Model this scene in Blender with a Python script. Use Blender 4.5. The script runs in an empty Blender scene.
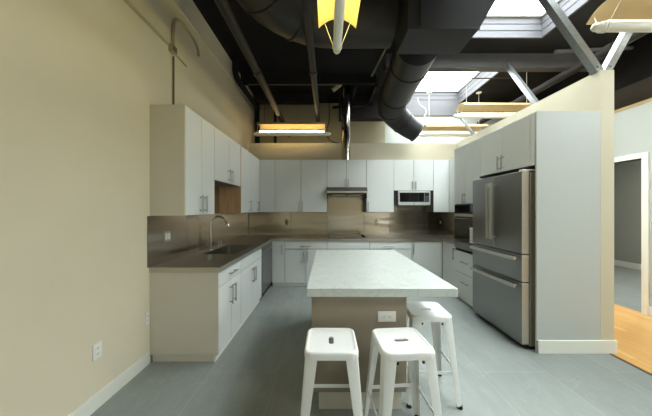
import bpy, bmesh, math, random
from mathutils import Vector, Matrix
random.seed(4)
PI = math.pi
COL = bpy.context.scene.collection

# ------------------------------------------------------------------ materials
def new_mat(name):
    m = bpy.data.materials.new(name); m.use_nodes = True
    nt = m.node_tree
    return m, nt, nt.nodes['Principled BSDF']

def s2l(c):
    return tuple(((v/255)/12.92 if v/255 <= .04045 else ((v/255+.055)/1.055)**2.4) for v in c)

def paint(name, rgb, rough=.5, metal=0., var=.06, scale=6., bump=0.0, bscale=120., stretch=None, spec=.5, coat=0):
    """plain finish with slight procedural tone variation (and optional bump)"""
    m, nt, b = new_mat(name)
    col = s2l(rgb)
    tc = nt.nodes.new('ShaderNodeTexCoord')
    mp = nt.nodes.new('ShaderNodeMapping')
    if stretch: mp.inputs['Scale'].default_value = stretch
    nt.links.new(tc.outputs['Object'], mp.inputs['Vector'])
    n = nt.nodes.new('ShaderNodeTexNoise'); n.inputs['Scale'].default_value = scale; n.inputs['Detail'].default_value = 4
    nt.links.new(mp.outputs['Vector'], n.inputs['Vector'])
    r = nt.nodes.new('ShaderNodeValToRGB')
    r.color_ramp.elements[0].position = .3; r.color_ramp.elements[1].position = .7
    r.color_ramp.elements[0].color = (*[c*(1-var) for c in col], 1)
    r.color_ramp.elements[1].color = (*[min(1, c*(1+var)) for c in col], 1)
    nt.links.new(n.outputs['Fac'], r.inputs['Fac'])
    nt.links.new(r.outputs['Color'], b.inputs['Base Color'])
    b.inputs['Roughness'].default_value = rough
    b.inputs['Metallic'].default_value = metal
    b.inputs['Specular IOR Level'].default_value = spec
    b.inputs['Coat Weight'].default_value = coat
    if bump:
        n2 = nt.nodes.new('ShaderNodeTexNoise'); n2.inputs['Scale'].default_value = bscale; n2.inputs['Detail'].default_value = 3
        nt.links.new(mp.outputs['Vector'], n2.inputs['Vector'])
        bp = nt.nodes.new('ShaderNodeBump'); bp.inputs['Strength'].default_value = bump; bp.inputs['Distance'].default_value = .002
        nt.links.new(n2.outputs['Fac'], bp.inputs['Height'])
        nt.links.new(bp.outputs['Normal'], b.inputs['Normal'])
    return m

def emitter(name, rgb, strength):
    m, nt, b = new_mat(name)
    b.inputs['Base Color'].default_value = (.8, .8, .8, 1)
    b.inputs['Emission Color'].default_value = (*rgb, 1)
    b.inputs['Emission Strength'].default_value = strength
    return m

M = {}
M['wall'] = paint('beige_wall_paint', (219, 209, 184), .75, var=.02, scale=2, bump=.15, bscale=160)
M['cream'] = paint('cream_wall_paint', (200, 193, 170), .7, var=.02, scale=2, bump=.12, bscale=160)
M['tan_wall'] = paint('tan_wall_paint', (172, 163, 138), .75, var=.03, scale=2)
M['white_wall'] = paint('white_wall_paint', (178, 182, 176), .7, var=.02, scale=2)
M['grey_wall'] = paint('grey_wall_paint', (160, 162, 152), .7, var=.02, scale=2)
M['brown_wall'] = paint('dark_brown_paint', (58, 50, 38), .8, var=.08)
M['trim'] = paint('white_trim_paint', (232, 232, 222), .4, var=.02)
M['tan_trim'] = paint('tan_trim_paint', (176, 152, 108), .6, var=.04)
M['black_deck'] = paint('black_ceiling_paint', (30, 28, 28), .9, var=.25, scale=3, bump=.3, bscale=30, spec=.2)
M['dark_beam'] = paint('dark_grey_beam_paint', (42, 38, 37), .7, var=.12, scale=4, spec=.3)
M['grey_beam'] = paint('mid_grey_beam_paint', (74, 72, 73), .7, var=.06, scale=4, spec=.3)
M['duct'] = paint('dark_duct_paint', (40, 35, 29), .5, var=.10, scale=5, spec=.4)
M['duct_grey'] = paint('slate_duct_paint', (26, 25, 27), .5, var=.10, scale=5, spec=.4)
M['pipe'] = paint('dark_pipe_paint', (32, 26, 21), .5, var=.12, scale=8, spec=.4)
M['cab'] = paint('pale_grey_cabinet_laminate', (219, 222, 220), .38, var=.012, scale=3)
M['tall_panel'] = paint('grey_tall_panel', (184, 189, 186), .45, var=.012, scale=3)  # cabinet laminate darkened to offset the strong light on the tall end panel
M['cab_in'] = paint('cabinet_carcass_laminate', (96, 93, 87), .5, var=.02, scale=3)
M['end_panel'] = paint('warm_grey_end_panel', (214, 208, 194), .45, var=.015, scale=3)
M['island_panel'] = paint('greige_island_panel', (150, 138, 120), .45, var=.015, scale=3)
M['handle'] = paint('satin_nickel', (182, 180, 175), .35, metal=.7, var=.05, scale=30)
M['chrome'] = paint('polished_chrome', (205, 203, 198), .14, metal=1, var=.03, scale=20)
M['galv'] = paint('galvanised_steel', (142, 145, 144), .38, metal=.85, var=.12, scale=40)
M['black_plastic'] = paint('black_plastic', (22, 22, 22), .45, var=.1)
M['black_rubber'] = paint('black_rubber', (24, 24, 25), .8, var=.1)
M['black_glass'] = paint('black_glass', (14, 15, 16), .07, var=.1, coat=.3)
M['white_plastic'] = paint('white_plastic', (232, 231, 224), .35, var=.02)
M['paper'] = paint('white_paper', (228, 228, 222), .8, var=.02)
M['ink'] = paint('grey_print', (120, 120, 120), .8, var=.02)
M['stool'] = paint('white_powder_coat', (240, 240, 237), .28, var=.012, scale=4, coat=.15)
M['lamp_white'] = paint('white_lamp_enamel', (228, 226, 214), .35, var=.02)
M['shade'] = paint('cream_reflector_enamel', (212, 188, 142), .5, var=.03)
M['cord_white'] = paint('white_cord', (215, 212, 200), .5, var=.03)
M['cord_black'] = paint('black_cord', (32, 28, 24), .6, var=.05)
M['conduit'] = paint('painted_conduit', (176, 166, 136), .5, var=.04)
M['conduit_dark'] = paint('weathered_conduit', (112, 102, 80), .5, var=.08)
M['siding'] = paint('grey_white_siding', (80, 79, 83), .7, var=.06, scale=3, stretch=(1, 1, 14))
M['brown_wood'] = paint('brown_veneer', (184, 148, 110), .5, var=.14, scale=5, stretch=(6, 6, .6))
M['threshold'] = paint('brown_threshold', (116, 84, 52), .5, var=.1, scale=10)

def steel(name, rgb, rough, streak, amp, wave=.0):
    """brushed stainless sheet: fine stretched streaks plus a gentle oil-canning wave"""
    m, nt, b = new_mat(name)
    col = s2l(rgb)
    tc = nt.nodes.new('ShaderNodeTexCoord')
    mp = nt.nodes.new('ShaderNodeMapping'); mp.inputs['Scale'].default_value = streak
    nt.links.new(tc.outputs['Object'], mp.inputs['Vector'])
    n = nt.nodes.new('ShaderNodeTexNoise'); n.inputs['Scale'].default_value = 1.0; n.inputs['Detail'].default_value = 5
    nt.links.new(mp.outputs['Vector'], n.inputs['Vector'])
    r = nt.nodes.new('ShaderNodeValToRGB')
    r.color_ramp.elements[0].color = (*[c*(1-amp) for c in col], 1)
    r.color_ramp.elements[1].color = (*[min(1, c*(1+amp)) for c in col], 1)
    nt.links.new(n.outputs['Fac'], r.inputs['Fac']); nt.links.new(r.outputs['Color'], b.inputs['Base Color'])
    b.inputs['Metallic'].default_value = 1
    mr = nt.nodes.new('ShaderNodeMapRange'); mr.inputs['To Min'].default_value = rough*.8; mr.inputs['To Max'].default_value = rough*1.25
    nt.links.new(n.outputs['Fac'], mr.inputs['Value']); nt.links.new(mr.outputs['Result'], b.inputs['Roughness'])
    if wave:
        n2 = nt.nodes.new('ShaderNodeTexNoise'); n2.inputs['Scale'].default_value = 1; n2.inputs['Detail'].default_value = 1
        m2 = nt.nodes.new('ShaderNodeMapping'); m2.inputs['Scale'].default_value = (.8, .8, 5)
        nt.links.new(tc.outputs['Object'], m2.inputs['Vector']); nt.links.new(m2.outputs['Vector'], n2.inputs['Vector'])
        bp = nt.nodes.new('ShaderNodeBump'); bp.inputs['Strength'].default_value = wave; bp.inputs['Distance'].default_value = .05
        nt.links.new(n2.outputs['Fac'], bp.inputs['Height']); nt.links.new(bp.outputs['Normal'], b.inputs['Normal'])
    return m
M['splash'] = steel('brushed_steel_splash', (196, 187, 173), .21, (1.2, 1.2, 45), .03, .28)
M['worktop_steel'] = steel('brushed_steel_worktop', (182, 177, 166), .3, (3, 3, 3), .06, .08)
M['fridge'] = paint('dark_stainless', (140, 140, 138), .3, metal=.9, var=.03, scale=2)
M['fridge_side'] = paint('bright_stainless', (190, 180, 162), .4, metal=.5, var=.03)
M['hood'] = paint('hood_stainless', (112, 110, 106), .35, metal=.6, var=.05, scale=8)
M['silver'] = paint('silver_enamel', (206, 206, 204), .35, metal=.3, var=.02)
M['bar'] = paint('satin_steel_bar', (188, 184, 174), .35, metal=.45, var=.02)
M['duct_steel'] = steel('hood_duct_stainless', (178, 174, 164), .16, (40, 40, 2), .06)

def floor_tile():
    m, nt, b = new_mat('grey_porcelain_tile')
    tc = nt.nodes.new('ShaderNodeTexCoord'); sp = nt.nodes.new('ShaderNodeSeparateXYZ')
    nt.links.new(tc.outputs['Object'], sp.inputs[0])
    ax = nt.nodes.new('ShaderNodeMath'); ax.inputs[1].default_value = 1.06 + .61*20
    ay = nt.nodes.new('ShaderNodeMath'); ay.inputs[1].default_value = -2.30 + 1.22*20 + .61
    nt.links.new(sp.outputs['X'], ax.inputs[0]); nt.links.new(sp.outputs['Y'], ay.inputs[0])
    cb = nt.nodes.new('ShaderNodeCombineXYZ')
    nt.links.new(ay.outputs[0], cb.inputs['X']); nt.links.new(ax.outputs[0], cb.inputs['Y'])
    br = nt.nodes.new('ShaderNodeTexBrick')
    br.inputs['Scale'].default_value = 1; br.inputs['Brick Width'].default_value = 1.22; br.inputs['Row Height'].default_value = .61
    br.inputs['Mortar Size'].default_value = .0028; br.inputs['Mortar Smooth'].default_value = .2
    br.inputs['Color1'].default_value = (*s2l((146, 152, 148)), 1); br.inputs['Color2'].default_value = (*s2l((138, 144, 140)), 1)
    br.inputs['Mortar'].default_value = (*s2l((160, 164, 158)), 1)
    nt.links.new(cb.outputs[0], br.inputs['Vector'])
    # streaks along the tile
    mp = nt.nodes.new('ShaderNodeMapping'); mp.inputs['Scale'].default_value = (5, 1.2, 1)
    nt.links.new(tc.outputs['Object'], mp.inputs['Vector'])
    n = nt.nodes.new('ShaderNodeTexNoise'); n.inputs['Scale'].default_value = 2; n.inputs['Detail'].default_value = 8; n.inputs['Roughness'].default_value = .65
    nt.links.new(mp.outputs['Vector'], n.inputs['Vector'])
    r = nt.nodes.new('ShaderNodeValToRGB'); r.color_ramp.elements[0].position = .3; r.color_ramp.elements[1].position = .72
    r.color_ramp.elements[0].color = (.9, .9, .9, 1); r.color_ramp.elements[1].color = (1.07, 1.07, 1.07, 1)
    nt.links.new(n.outputs['Fac'], r.inputs['Fac'])
    # sparse pale veins
    n3 = nt.nodes.new('ShaderNodeTexNoise'); n3.inputs['Scale'].default_value = 2.4; n3.inputs['Detail'].default_value = 6; n3.inputs['Distortion'].default_value = 1.2
    nt.links.new(tc.outputs['Object'], n3.inputs['Vector'])
    r3 = nt.nodes.new('ShaderNodeValToRGB')
    e = r3.color_ramp.elements; e[0].position = .49; e[0].color = (0, 0, 0, 1); e[1].position = .5; e[1].color = (.03, .03, .03, 1)
    x = e.new(.51); x.color = (0, 0, 0, 1)
    nt.links.new(n3.outputs['Fac'], r3.inputs['Fac'])
    mu = nt.nodes.new('ShaderNodeMix'); mu.data_type = 'RGBA'; mu.blend_type = 'MULTIPLY'; mu.inputs['Factor'].default_value = 1
    nt.links.new(br.outputs['Color'], mu.inputs['A']); nt.links.new(r.outputs['Color'], mu.inputs['B'])
    ad = nt.nodes.new('ShaderNodeMix'); ad.data_type = 'RGBA'; ad.blend_type = 'ADD'; ad.inputs['Factor'].default_value = 1
    nt.links.new(mu.outputs['Result'], ad.inputs['A']); nt.links.new(r3.outputs['Color'], ad.inputs['B'])
    nt.links.new(ad.outputs['Result'], b.inputs['Base Color'])
    b.inputs['Roughness'].default_value = .48
    b.inputs['Specular IOR Level'].default_value = .4
    return m
M['tile'] = floor_tile()

def wood_floor():
    m, nt, b = new_mat('honey_wood_planks')
    tc = nt.nodes.new('ShaderNodeTexCoord'); sp = nt.nodes.new('ShaderNodeSeparateXYZ'); cb = nt.nodes.new('ShaderNodeCombineXYZ')
    nt.links.new(tc.outputs['Object'], sp.inputs[0])
    a = nt.nodes.new('ShaderNodeMath'); a.inputs[1].default_value = 20
    a2 = nt.nodes.new('ShaderNodeMath'); a2.inputs[1].default_value = 20
    nt.links.new(sp.outputs['Y'], a.inputs[0]); nt.links.new(sp.outputs['X'], a2.inputs[0])
    nt.links.new(a.outputs[0], cb.inputs['X']); nt.links.new(a2.outputs[0], cb.inputs['Y'])
    br = nt.nodes.new('ShaderNodeTexBrick'); br.inputs['Scale'].default_value = 1; br.inputs['Brick Width'].default_value = .9
    br.inputs['Row Height'].default_value = .083; br.inputs['Mortar Size'].default_value = .0012; br.offset = .37
    br.inputs['Color1'].default_value = (*s2l((238, 192, 124)), 1); br.inputs['Color2'].default_value = (*s2l((224, 170, 100)), 1)
    br.inputs['Mortar'].default_value = (*s2l((140, 92, 44)), 1)
    nt.links.new(cb.outputs[0], br.inputs['Vector'])
    mp = nt.nodes.new('ShaderNodeMapping'); mp.inputs['Scale'].default_value = (30, 2, 1)
    nt.links.new(tc.outputs['Object'], mp.inputs['Vector'])
    n = nt.nodes.new('ShaderNodeTexNoise'); n.inputs['Scale'].default_value = 1.5; n.inputs['Detail'].default_value = 6
    nt.links.new(mp.outputs['Vector'], n.inputs['Vector'])
    r = nt.nodes.new('ShaderNodeValToRGB'); r.color_ramp.elements[0].color = (.8, .8, .8, 1); r.color_ramp.elements[1].color = (1.12, 1.12, 1.12, 1)
    nt.links.new(n.outputs['Fac'], r.inputs['Fac'])
    mu = nt.nodes.new('ShaderNodeMix'); mu.data_type = 'RGBA'; mu.blend_type = 'MULTIPLY'; mu.inputs['Factor'].default_value = 1
    nt.links.new(br.outputs['Color'], mu.inputs['A']); nt.links.new(r.outputs['Color'], mu.inputs['B'])
    nt.links.new(mu.outputs['Result'], b.inputs['Base Color'])
    b.inputs['Roughness'].default_value = .35
    return m
M['wood'] = wood_floor()

def marble():
    m, nt, b = new_mat('white_veined_quartz')
    tc = nt.nodes.new('ShaderNodeTexCoord')
    n = nt.nodes.new('ShaderNodeTexNoise'); n.inputs['Scale'].default_value = 3.2; n.inputs['Detail'].default_value = 9
    n.inputs['Roughness'].default_value = .62; n.inputs['Distortion'].default_value = 1.6
    nt.links.new(tc.outputs['Object'], n.inputs['Vector'])
    r = nt.nodes.new('ShaderNodeValToRGB'); e = r.color_ramp.elements
    e[0].position = .40; e[0].color = (*s2l((204, 210, 206)), 1)
    e[1].position = .62; e[1].color = (*s2l((202, 207, 201)), 1)
    x = e.new(.50); x.color = (*s2l((195, 199, 194)), 1)
    x = e.new(.47); x.color = (*s2l((204, 210, 206)), 1)
    x = e.new(.535); x.color = (*s2l((206, 212, 208)), 1)
    nt.links.new(n.outputs['Fac'], r.inputs['Fac'])
    nt.links.new(r.outputs['Color'], b.inputs['Base Color'])
    b.inputs['Roughness'].default_value = .22
    return m
M['marble'] = marble()

def pane_glass():
    m = bpy.data.materials.new('clear_glazing'); m.use_nodes = True
    nt = m.node_tree; nt.nodes.clear()
    o = nt.nodes.new('ShaderNodeOutputMaterial'); mx = nt.nodes.new('ShaderNodeMixShader')
    t = nt.nodes.new('ShaderNodeBsdfTransparent'); t.inputs['Color'].default_value = (.93, .95, .94, 1)
    g = nt.nodes.new('ShaderNodeBsdfGlossy'); g.inputs['Roughness'].default_value = .05
    mx.inputs[0].default_value = .06
    nt.links.new(t.outputs[0], mx.inputs[1]); nt.links.new(g.outputs[0], mx.inputs[2]); nt.links.new(mx.outputs[0], o.inputs['Surface'])
    return m
M['glass'] = pane_glass()

# ------------------------------------------------------------------ mesh helpers
def box(bm, x0, x1, y0, y1, z0, z1):
    if x0 > x1: x0, x1 = x1, x0
    if y0 > y1: y0, y1 = y1, y0
    if z0 > z1: z0, z1 = z1, z0
    v = [bm.verts.new(p) for p in ((x0,y0,z0),(x1,y0,z0),(x1,y1,z0),(x0,y1,z0),(x0,y0,z1),(x1,y0,z1),(x1,y1,z1),(x0,y1,z1))]
    for f in ((3,2,1,0),(4,5,6,7),(0,1,5,4),(1,2,6,5),(2,3,7,6),(3,0,4,7)): bm.faces.new([v[i] for i in f])

def loft(bm, rings, cap0=True, cap1=True, closed=True):
    vs = [[bm.verts.new(p) for p in r] for r in rings]
    n = len(vs[0])
    for a, b in zip(vs, vs[1:]):
        for i in range(n if closed else n-1):
            j = (i+1) % n
            bm.faces.new((a[i], a[j], b[j], b[i]))
    if closed and cap0: bm.faces.new(list(reversed(vs[0])))
    if closed and cap1: bm.faces.new(vs[-1])
    return vs

def tube(bm, pts, r, n=12, cap=True):
    pts = [Vector(p) for p in pts]
    rr = r if isinstance(r, (list, tuple)) else [r]*len(pts)
    rings = []; up = None
    for i, p in enumerate(pts):
        if i == 0: d = pts[1]-p
        elif i == len(pts)-1: d = p-pts[-2]
        else: d = ((pts[i+1]-p).normalized() + (p-pts[i-1]).normalized())
        d.normalize()
        if up is None:
            up = Vector((0,0,1)) if abs(d.z) < .9 else Vector((1,0,0))
        s = d.cross(up).normalized(); up = s.cross(d).normalized()
        rings.append([p + rr[i]*(math.cos(2*PI*k/n)*s + math.sin(2*PI*k/n)*up) for k in range(n)])
    loft(bm, rings, cap, cap)

def smooth_path(pts, seg=6):
    """Catmull-Rom through the points"""
    P = [Vector(p) for p in pts]; out = []
    for i in range(len(P)-1):
        a = P[max(i-1,0)]; b = P[i]; c = P[i+1]; d = P[min(i+2,len(P)-1)]
        for k in range(seg):
            t = k/seg
            out.append(.5*((2*b)+(-a+c)*t+(2*a-5*b+4*c-d)*t*t+(-a+3*b-3*c+d)*t**3))
    out.append(P[-1]); return out

def prism(bm, poly, y0, y1):
    """polygon in (x,z), extruded along y"""
    loft(bm, [[(x, y0, z) for x, z in poly], [(x, y1, z) for x, z in poly]])

def obj(name, bm, mat, parent=None, bevel=0, loc=None, smooth=True):
    me = bpy.data.meshes.new(name)
    bmesh.ops.recalc_face_normals(bm, faces=bm.faces)
    bm.to_mesh(me); bm.free()
    if smooth:
        for p in me.polygons: p.use_smooth = True
        me.set_sharp_from_angle(angle=math.radians(32))
    if mat: me.materials.append(M[mat] if isinstance(mat, str) else mat)
    o = bpy.data.objects.new(name, me); COL.objects.link(o)
    if parent: o.parent = parent
    if loc: o.location = loc
    if bevel:
        b = o.modifiers.new('bevel', 'BEVEL'); b.width = bevel; b.segments = 2; b.limit_method = 'ANGLE'; b.angle_limit = math.radians(50)
    return o

def bx(name, mat, parent, *b, bevel=.0015):
    bm = bmesh.new(); box(bm, *b); return obj(name, bm, mat, parent, bevel)

def tag(o, label, cat, group=None):
    o['label'] = label; o['category'] = cat
    if group: o['group'] = group
    return o

def thing(name, label, cat, loc=(0,0,0), rz=0, group=None):
    o = bpy.data.objects.new(name, None); COL.objects.link(o)
    o.empty_display_size = .05
    o.location = loc; o.rotation_euler = (0, 0, rz)
    return tag(o, label, cat, group)

def struct(name, bm, mat, bevel=0, parent=None):
    o = obj(name, bm, mat, parent, bevel)
    if not parent: o['kind'] = 'structure'
    return o

def dup(root, loc, rz, label):
    r = root.copy(); COL.objects.link(r); r.location = loc; r.rotation_euler = (0, 0, rz); r['label'] = label
    for ch in list(root.children):
        c = ch.copy(); COL.objects.link(c); c.parent = r
        for g in ch.children:
            d = g.copy(); COL.objects.link(d); d.parent = c
    return r

# ------------------------------------------------------------------ key planes (metres; y = depth from the camera)
XL, XR = -1.704, 2.80           # kitchen side walls
YB, YREAR = 5.50, 6.35          # kitchen back partition, rear wall of the loft
HP, HC = 2.90, 4.10             # partition top, roof deck
YN = -4.0                       # wall behind the viewer
XH = 4.44                       # hallway wall
YSIDE = 9.0                     # rear of the side room
XF = 7.56                       # far wall of the side room
SKY = [(-.9, .6), (2.0, 3.88), (4.5, 6.34)]  # first opening is an unseen skylight added for daylight
SKX = [(2.2, 4.0), (1.55, 3.28), (1.75, 3.28)]; HG = 4.40

# ------------------------------------------------------------------ shell
def shell():
    bm = bmesh.new(); box(bm, XL-.14, 2.88, YN-.14, YREAR+.14, -.1, 0); struct('floor', bm, 'tile')
    bm = bmesh.new(); box(bm, 2.8801, XH+.04, YN-.14, YREAR+.14, -.1, 0); struct('floor_hall', bm, 'wood')
    bm = bmesh.new(); box(bm, XH+.0401, XF+.14, 2.30, YSIDE+.14, -.1, 0); struct('floor_side_room', bm, 'tile')
    bm = bmesh.new(); box(bm, 2.868, 2.90, YN, 2.585, 0, .006); struct('trim_1', bm, 'threshold', .002)
    # left wall
    bm = bmesh.new(); box(bm, XL-.12, XL, YN, YREAR, 0, HC); struct('wall_left', bm, 'wall')
    bm = bmesh.new(); box(bm, XL, XL+.012, YN, YREAR, 3.78, HC); struct('trim_2', bm, 'wall')
    bm = bmesh.new(); box(bm, XL, XL+.016, YN, 2.425, 0, .118); struct('baseboard_left', bm, 'trim', .004)
    # kitchen partition
    bm = bmesh.new(); box(bm, XL, 2.94, YB, YB+.12, 0, HP); struct('wall_back', bm, 'cream')
    bm = bmesh.new(); box(bm, XR, 2.94, 2.60, YB, 0, HP); struct('wall_right', bm, 'cream')
    bm = bmesh.new(); box(bm, 2.15, 2.956, 2.582, 2.598, 0, .137); box(bm, 2.941, 2.956, 2.598, YB+.1, 0, .137)
    struct('baseboard_right', bm, 'trim', .004)
    # rear wall of the loft
    bm = bmesh.new(); box(bm, XL-.12, XH+.12, YREAR, YREAR+.12, 0, HC+.35); box(bm, XH+.12, 4.85, YREAR, YREAR+.12, 3.031, HC+.35); box(bm, XH+.1205, XF+.12, YSIDE, YSIDE+.12, 0, 3.03); struct('wall_rear', bm, 'white_wall')
    bm = bmesh.new(); box(bm, XL, .62, YREAR-.06, YREAR-.001, 0, HC-.001); struct('wall_rear_left', bm, 'tan_wall')
    bm = bmesh.new(); box(bm, .6201, 1.45, YREAR-.03, YREAR-.001, 0, HC-.001); struct('wall_rear_middle', bm, 'tan_wall')
    bm = bmesh.new(); box(bm, 1.75, 3.9, YREAR-.03, YREAR-.001, 3.80, HC-.001); struct('trim_3', bm, 'siding')
    # hallway wall with a doorway
    d0, d1, dh, t = 3.575, 4.50, 2.19, .12
    bm = bmesh.new()
    box(bm, XH, XH+t, YN, d0, 0, 2.95); box(bm, XH, XH+t, d1, YREAR-.001, 0, 2.95); box(bm, XH, XH+t, YREAR+.121, YSIDE+.12, 0, 2.95); box(bm, XH, XH+t, d0, d1, dh, 2.95)
    struct('wall_hall', bm, 'white_wall')
    bm = bmesh.new()
    box(bm, XH-.018, XH+t+.018, d0-.075, d0, 0, dh+.075); box(bm, XH-.018, XH+t+.018, d1, d1+.075, 0, dh+.075)
    box(bm, XH-.018, XH+t+.018, d0, d1, dh, dh+.075)
    struct('door_1', bm, 'trim', .003)
    bm = bmesh.new(); box(bm, XH-.016, XH, YN, d0-.077, 0, .137); box(bm, XH-.016, XH, d1+.077, YREAR, 0, .137); struct('baseboard_hall', bm, 'trim', .004)
    bm = bmesh.new(); box(bm, XH-.004, XH+.5, YN, YREAR, 2.951, 2.995); struct('trim_4', bm, 'tan_trim')
    bm = bmesh.new(); box(bm, 4.75, 4.85, 3.6, YREAR, 3.031, 3.42); struct('wall_upper_hall', bm, 'brown_wall')
    bm = bmesh.new(); box(bm, 4.75, 4.85, 3.6, YREAR, 3.4201, HC-.001); box(bm, 4.75, 4.85, YN, .3, 3.031, HC-.001); struct('trim_5', bm, 'black_deck')
    bm = bmesh.new()          # unseen clerestory added over the near hallway to light the left side
    for i in range(5):
        y = .3 + (3.3-.06)*i/4; box(bm, 4.77, 4.83, y, y+.06, 3.031, HC-.001)
    for z in (3.031, HC-.061): box(bm, 4.775, 4.825, 0.3, 3.6, z, z+.06)
    fr = struct('window_5', bm, 'trim', .003)
    bm = bmesh.new(); box(bm, 4.798, 4.804, 0.3, 3.6, 3.04, HC-.01); obj('pane', bm, 'glass', fr)
    # side room behind the doorway
    bm = bmesh.new(); box(bm, XH+t, XF, 2.30, 2.42, 0, 2.955); struct('wall_side_room_near', bm, 'grey_wall')
    bm = bmesh.new(); box(bm, XF, XF+.12, 2.30, YSIDE, 0, 3.03); struct('wall_side_room', bm, 'grey_wall')
    bm = bmesh.new(); box(bm, XF-.016, XF, 2.42, YSIDE, 0, .145); struct('baseboard_side_room', bm, 'trim', .004)
    bm = bmesh.new(); box(bm, XH+.51, XF, 2.30, YSIDE, 2.96, 3.03); box(bm, XH+.121, XH+.51, YREAR+.121, YSIDE, 2.96, 3.03); struct('ceiling_side_room', bm, 'white_wall')
    # wall behind the viewer; its window is added for daylight, out of view
    bm = bmesh.new()
    w0, w1, z0, z1 = 3.2, 4.1, .9, 2.3
    box(bm, XL-.12, w0, YN-.12, YN, 0, HC); box(bm, w1, 4.85, YN-.12, YN, 0, HC); box(bm, w0, w1, YN-.12, YN, 0, z0); box(bm, w0, w1, YN-.12, YN, z1, HC)
    struct('wall_front', bm, 'wall')
    bm = bmesh.new()
    for i in range(5):
        x = w0 + (w1-w0-.06)*i/4; box(bm, x, x+.06, YN-.09, YN-.03, z0, z1)
    for z in (z0, (z0+z1)/2-.03, z1-.06): box(bm, w0, w1, YN-.085, YN-.035, z, z+.06)
    fr = struct('window_4', bm, 'trim', .003)
    bm = bmesh.new(); box(bm, w0, w1, YN-.064, YN-.058, z0, z1); obj('pane', bm, 'glass', fr)
    # roof deck with three skylight openings, the first an unseen addition for daylight
    bm = bmesh.new()
    T = .031
    ya = YN-.12
    for (a, b), (SX0, SX1) in zip(SKY, SKX):
        box(bm, XL-.12, 4.86, ya, a-T, HC, HC+.08)
        box(bm, XL-.12, SX0-T, a-T, b+T, HC, HC+.08); box(bm, SX1+T, 4.86, a-T, b+T, HC, HC+.08)
        ya = b+T
    box(bm, XL-.12, 4.86, ya, YREAR+.12, HC, HC+.08)
    struct('ceiling', bm, 'black_deck')
    for i, (a, b) in enumerate(SKY):
        SX0, SX1 = SKX[i]
        bm = bmesh.new(); t = .03
        box(bm, SX0-t, SX0, a-t, b+t, HC-.004, HG+.06); box(bm, SX1, SX1+t, a-t, b+t, HC-.004, HG+.06)
        box(bm, SX0, SX1, a-t, a, HC-.004, HG+.06); box(bm, SX0, SX1, b, b+t, HC-.004, HG+.06)
        w = struct('window_%d' % (i+1), bm, 'siding')
        bm = bmesh.new(); f = .035
        box(bm, SX0+.001, SX0+f, a+.001, b-.001, HG, HG+.04); box(bm, SX1-f, SX1-.001, a+.001, b-.001, HG, HG+.04)
        box(bm, SX0+f, SX1-f, a+.001, a+f, HG, HG+.04); box(bm, SX0+f, SX1-f, b-f, b-.001, HG, HG+.04)
        obj('frame', bm, 'trim', w, .002)
        bm = bmesh.new(); box(bm, SX0+f, SX1-f, a+f, b-f, HG+.015, HG+.022); obj('pane', bm, 'glass', w)
    # ledges (board joints) inside the skylight wells
        bm = bmesh.new()
        for z in (HC+.1, HC+.2):
            box(bm, SX0, SX1-.006, b-.006, b, z, z+.008); box(bm, SX1-.006, SX1, a, b, z, z+.008)
        obj('siding_joint', bm, 'grey_beam', w)
    # beams
    bm = bmesh.new(); box(bm, 1.0, XH+.3, 4.28, 4.42, 3.86, HC-.001); struct('ceiling_beam', bm, 'grey_beam')
    bm = bmesh.new(); box(bm, .28, 1.7, 5.85, 6.05, 3.56, HC-.001); struct('ceiling_beam', bm, 'dark_beam')
    bm = bmesh.new(); box(bm, XL+.02, -.25, 5.80, 5.95, 3.92, HC-.001); struct('ceiling_beam', bm, 'dark_beam')
    for y in (4.95,):
        bm = bmesh.new(); box(bm, XL+.02, .95, y, y+.09, 3.93, HC-.001); struct('ceiling_beam', bm, 'black_deck')
    for x in (.55, .95):
        bm = bmesh.new(); box(bm, x, x+.05, 5.05, 5.84, 3.9, HC-.001); struct('ceiling_beam', bm, 'dark_beam')
    bm = bmesh.new(); box(bm, -1.66, -1.57, 5.84, 5.92, 0, 3.915); struct('ceiling_post', bm, 'black_deck')
    bm = bmesh.new(); box(bm, -1.22, -1.17, 5.84, 5.90, 0, 3.915); struct('ceiling_post', bm, 'black_deck')
shell()

# ------------------------------------------------------------------ cabinets
def handle_bm(kind, a, z, ln, yf):
    """bar pull standing off the front plane yf (front faces -y). kind v: vertical at x=a centred z; h: horizontal centred x=a"""
    bm = bmesh.new(); off = .036; r = .0085
    if kind == 'v':
        tube(bm, [(a, yf-off, z-ln/2), (a, yf-off, z+ln/2)], r, 10)
        for s in (-1, 1): tube(bm, [(a, yf, z+s*(ln/2-.022)), (a, yf-off, z+s*(ln/2-.022))], r*.85, 8)
    else:
        tube(bm, [(a-ln/2, yf-off, z), (a+ln/2, yf-off, z)], r, 10)
        for s in (-1, 1): tube(bm, [(a+s*(ln/2-.022), yf, z), (a+s*(ln/2-.022), yf-off, z)], r*.85, 8)
    return bm

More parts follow.
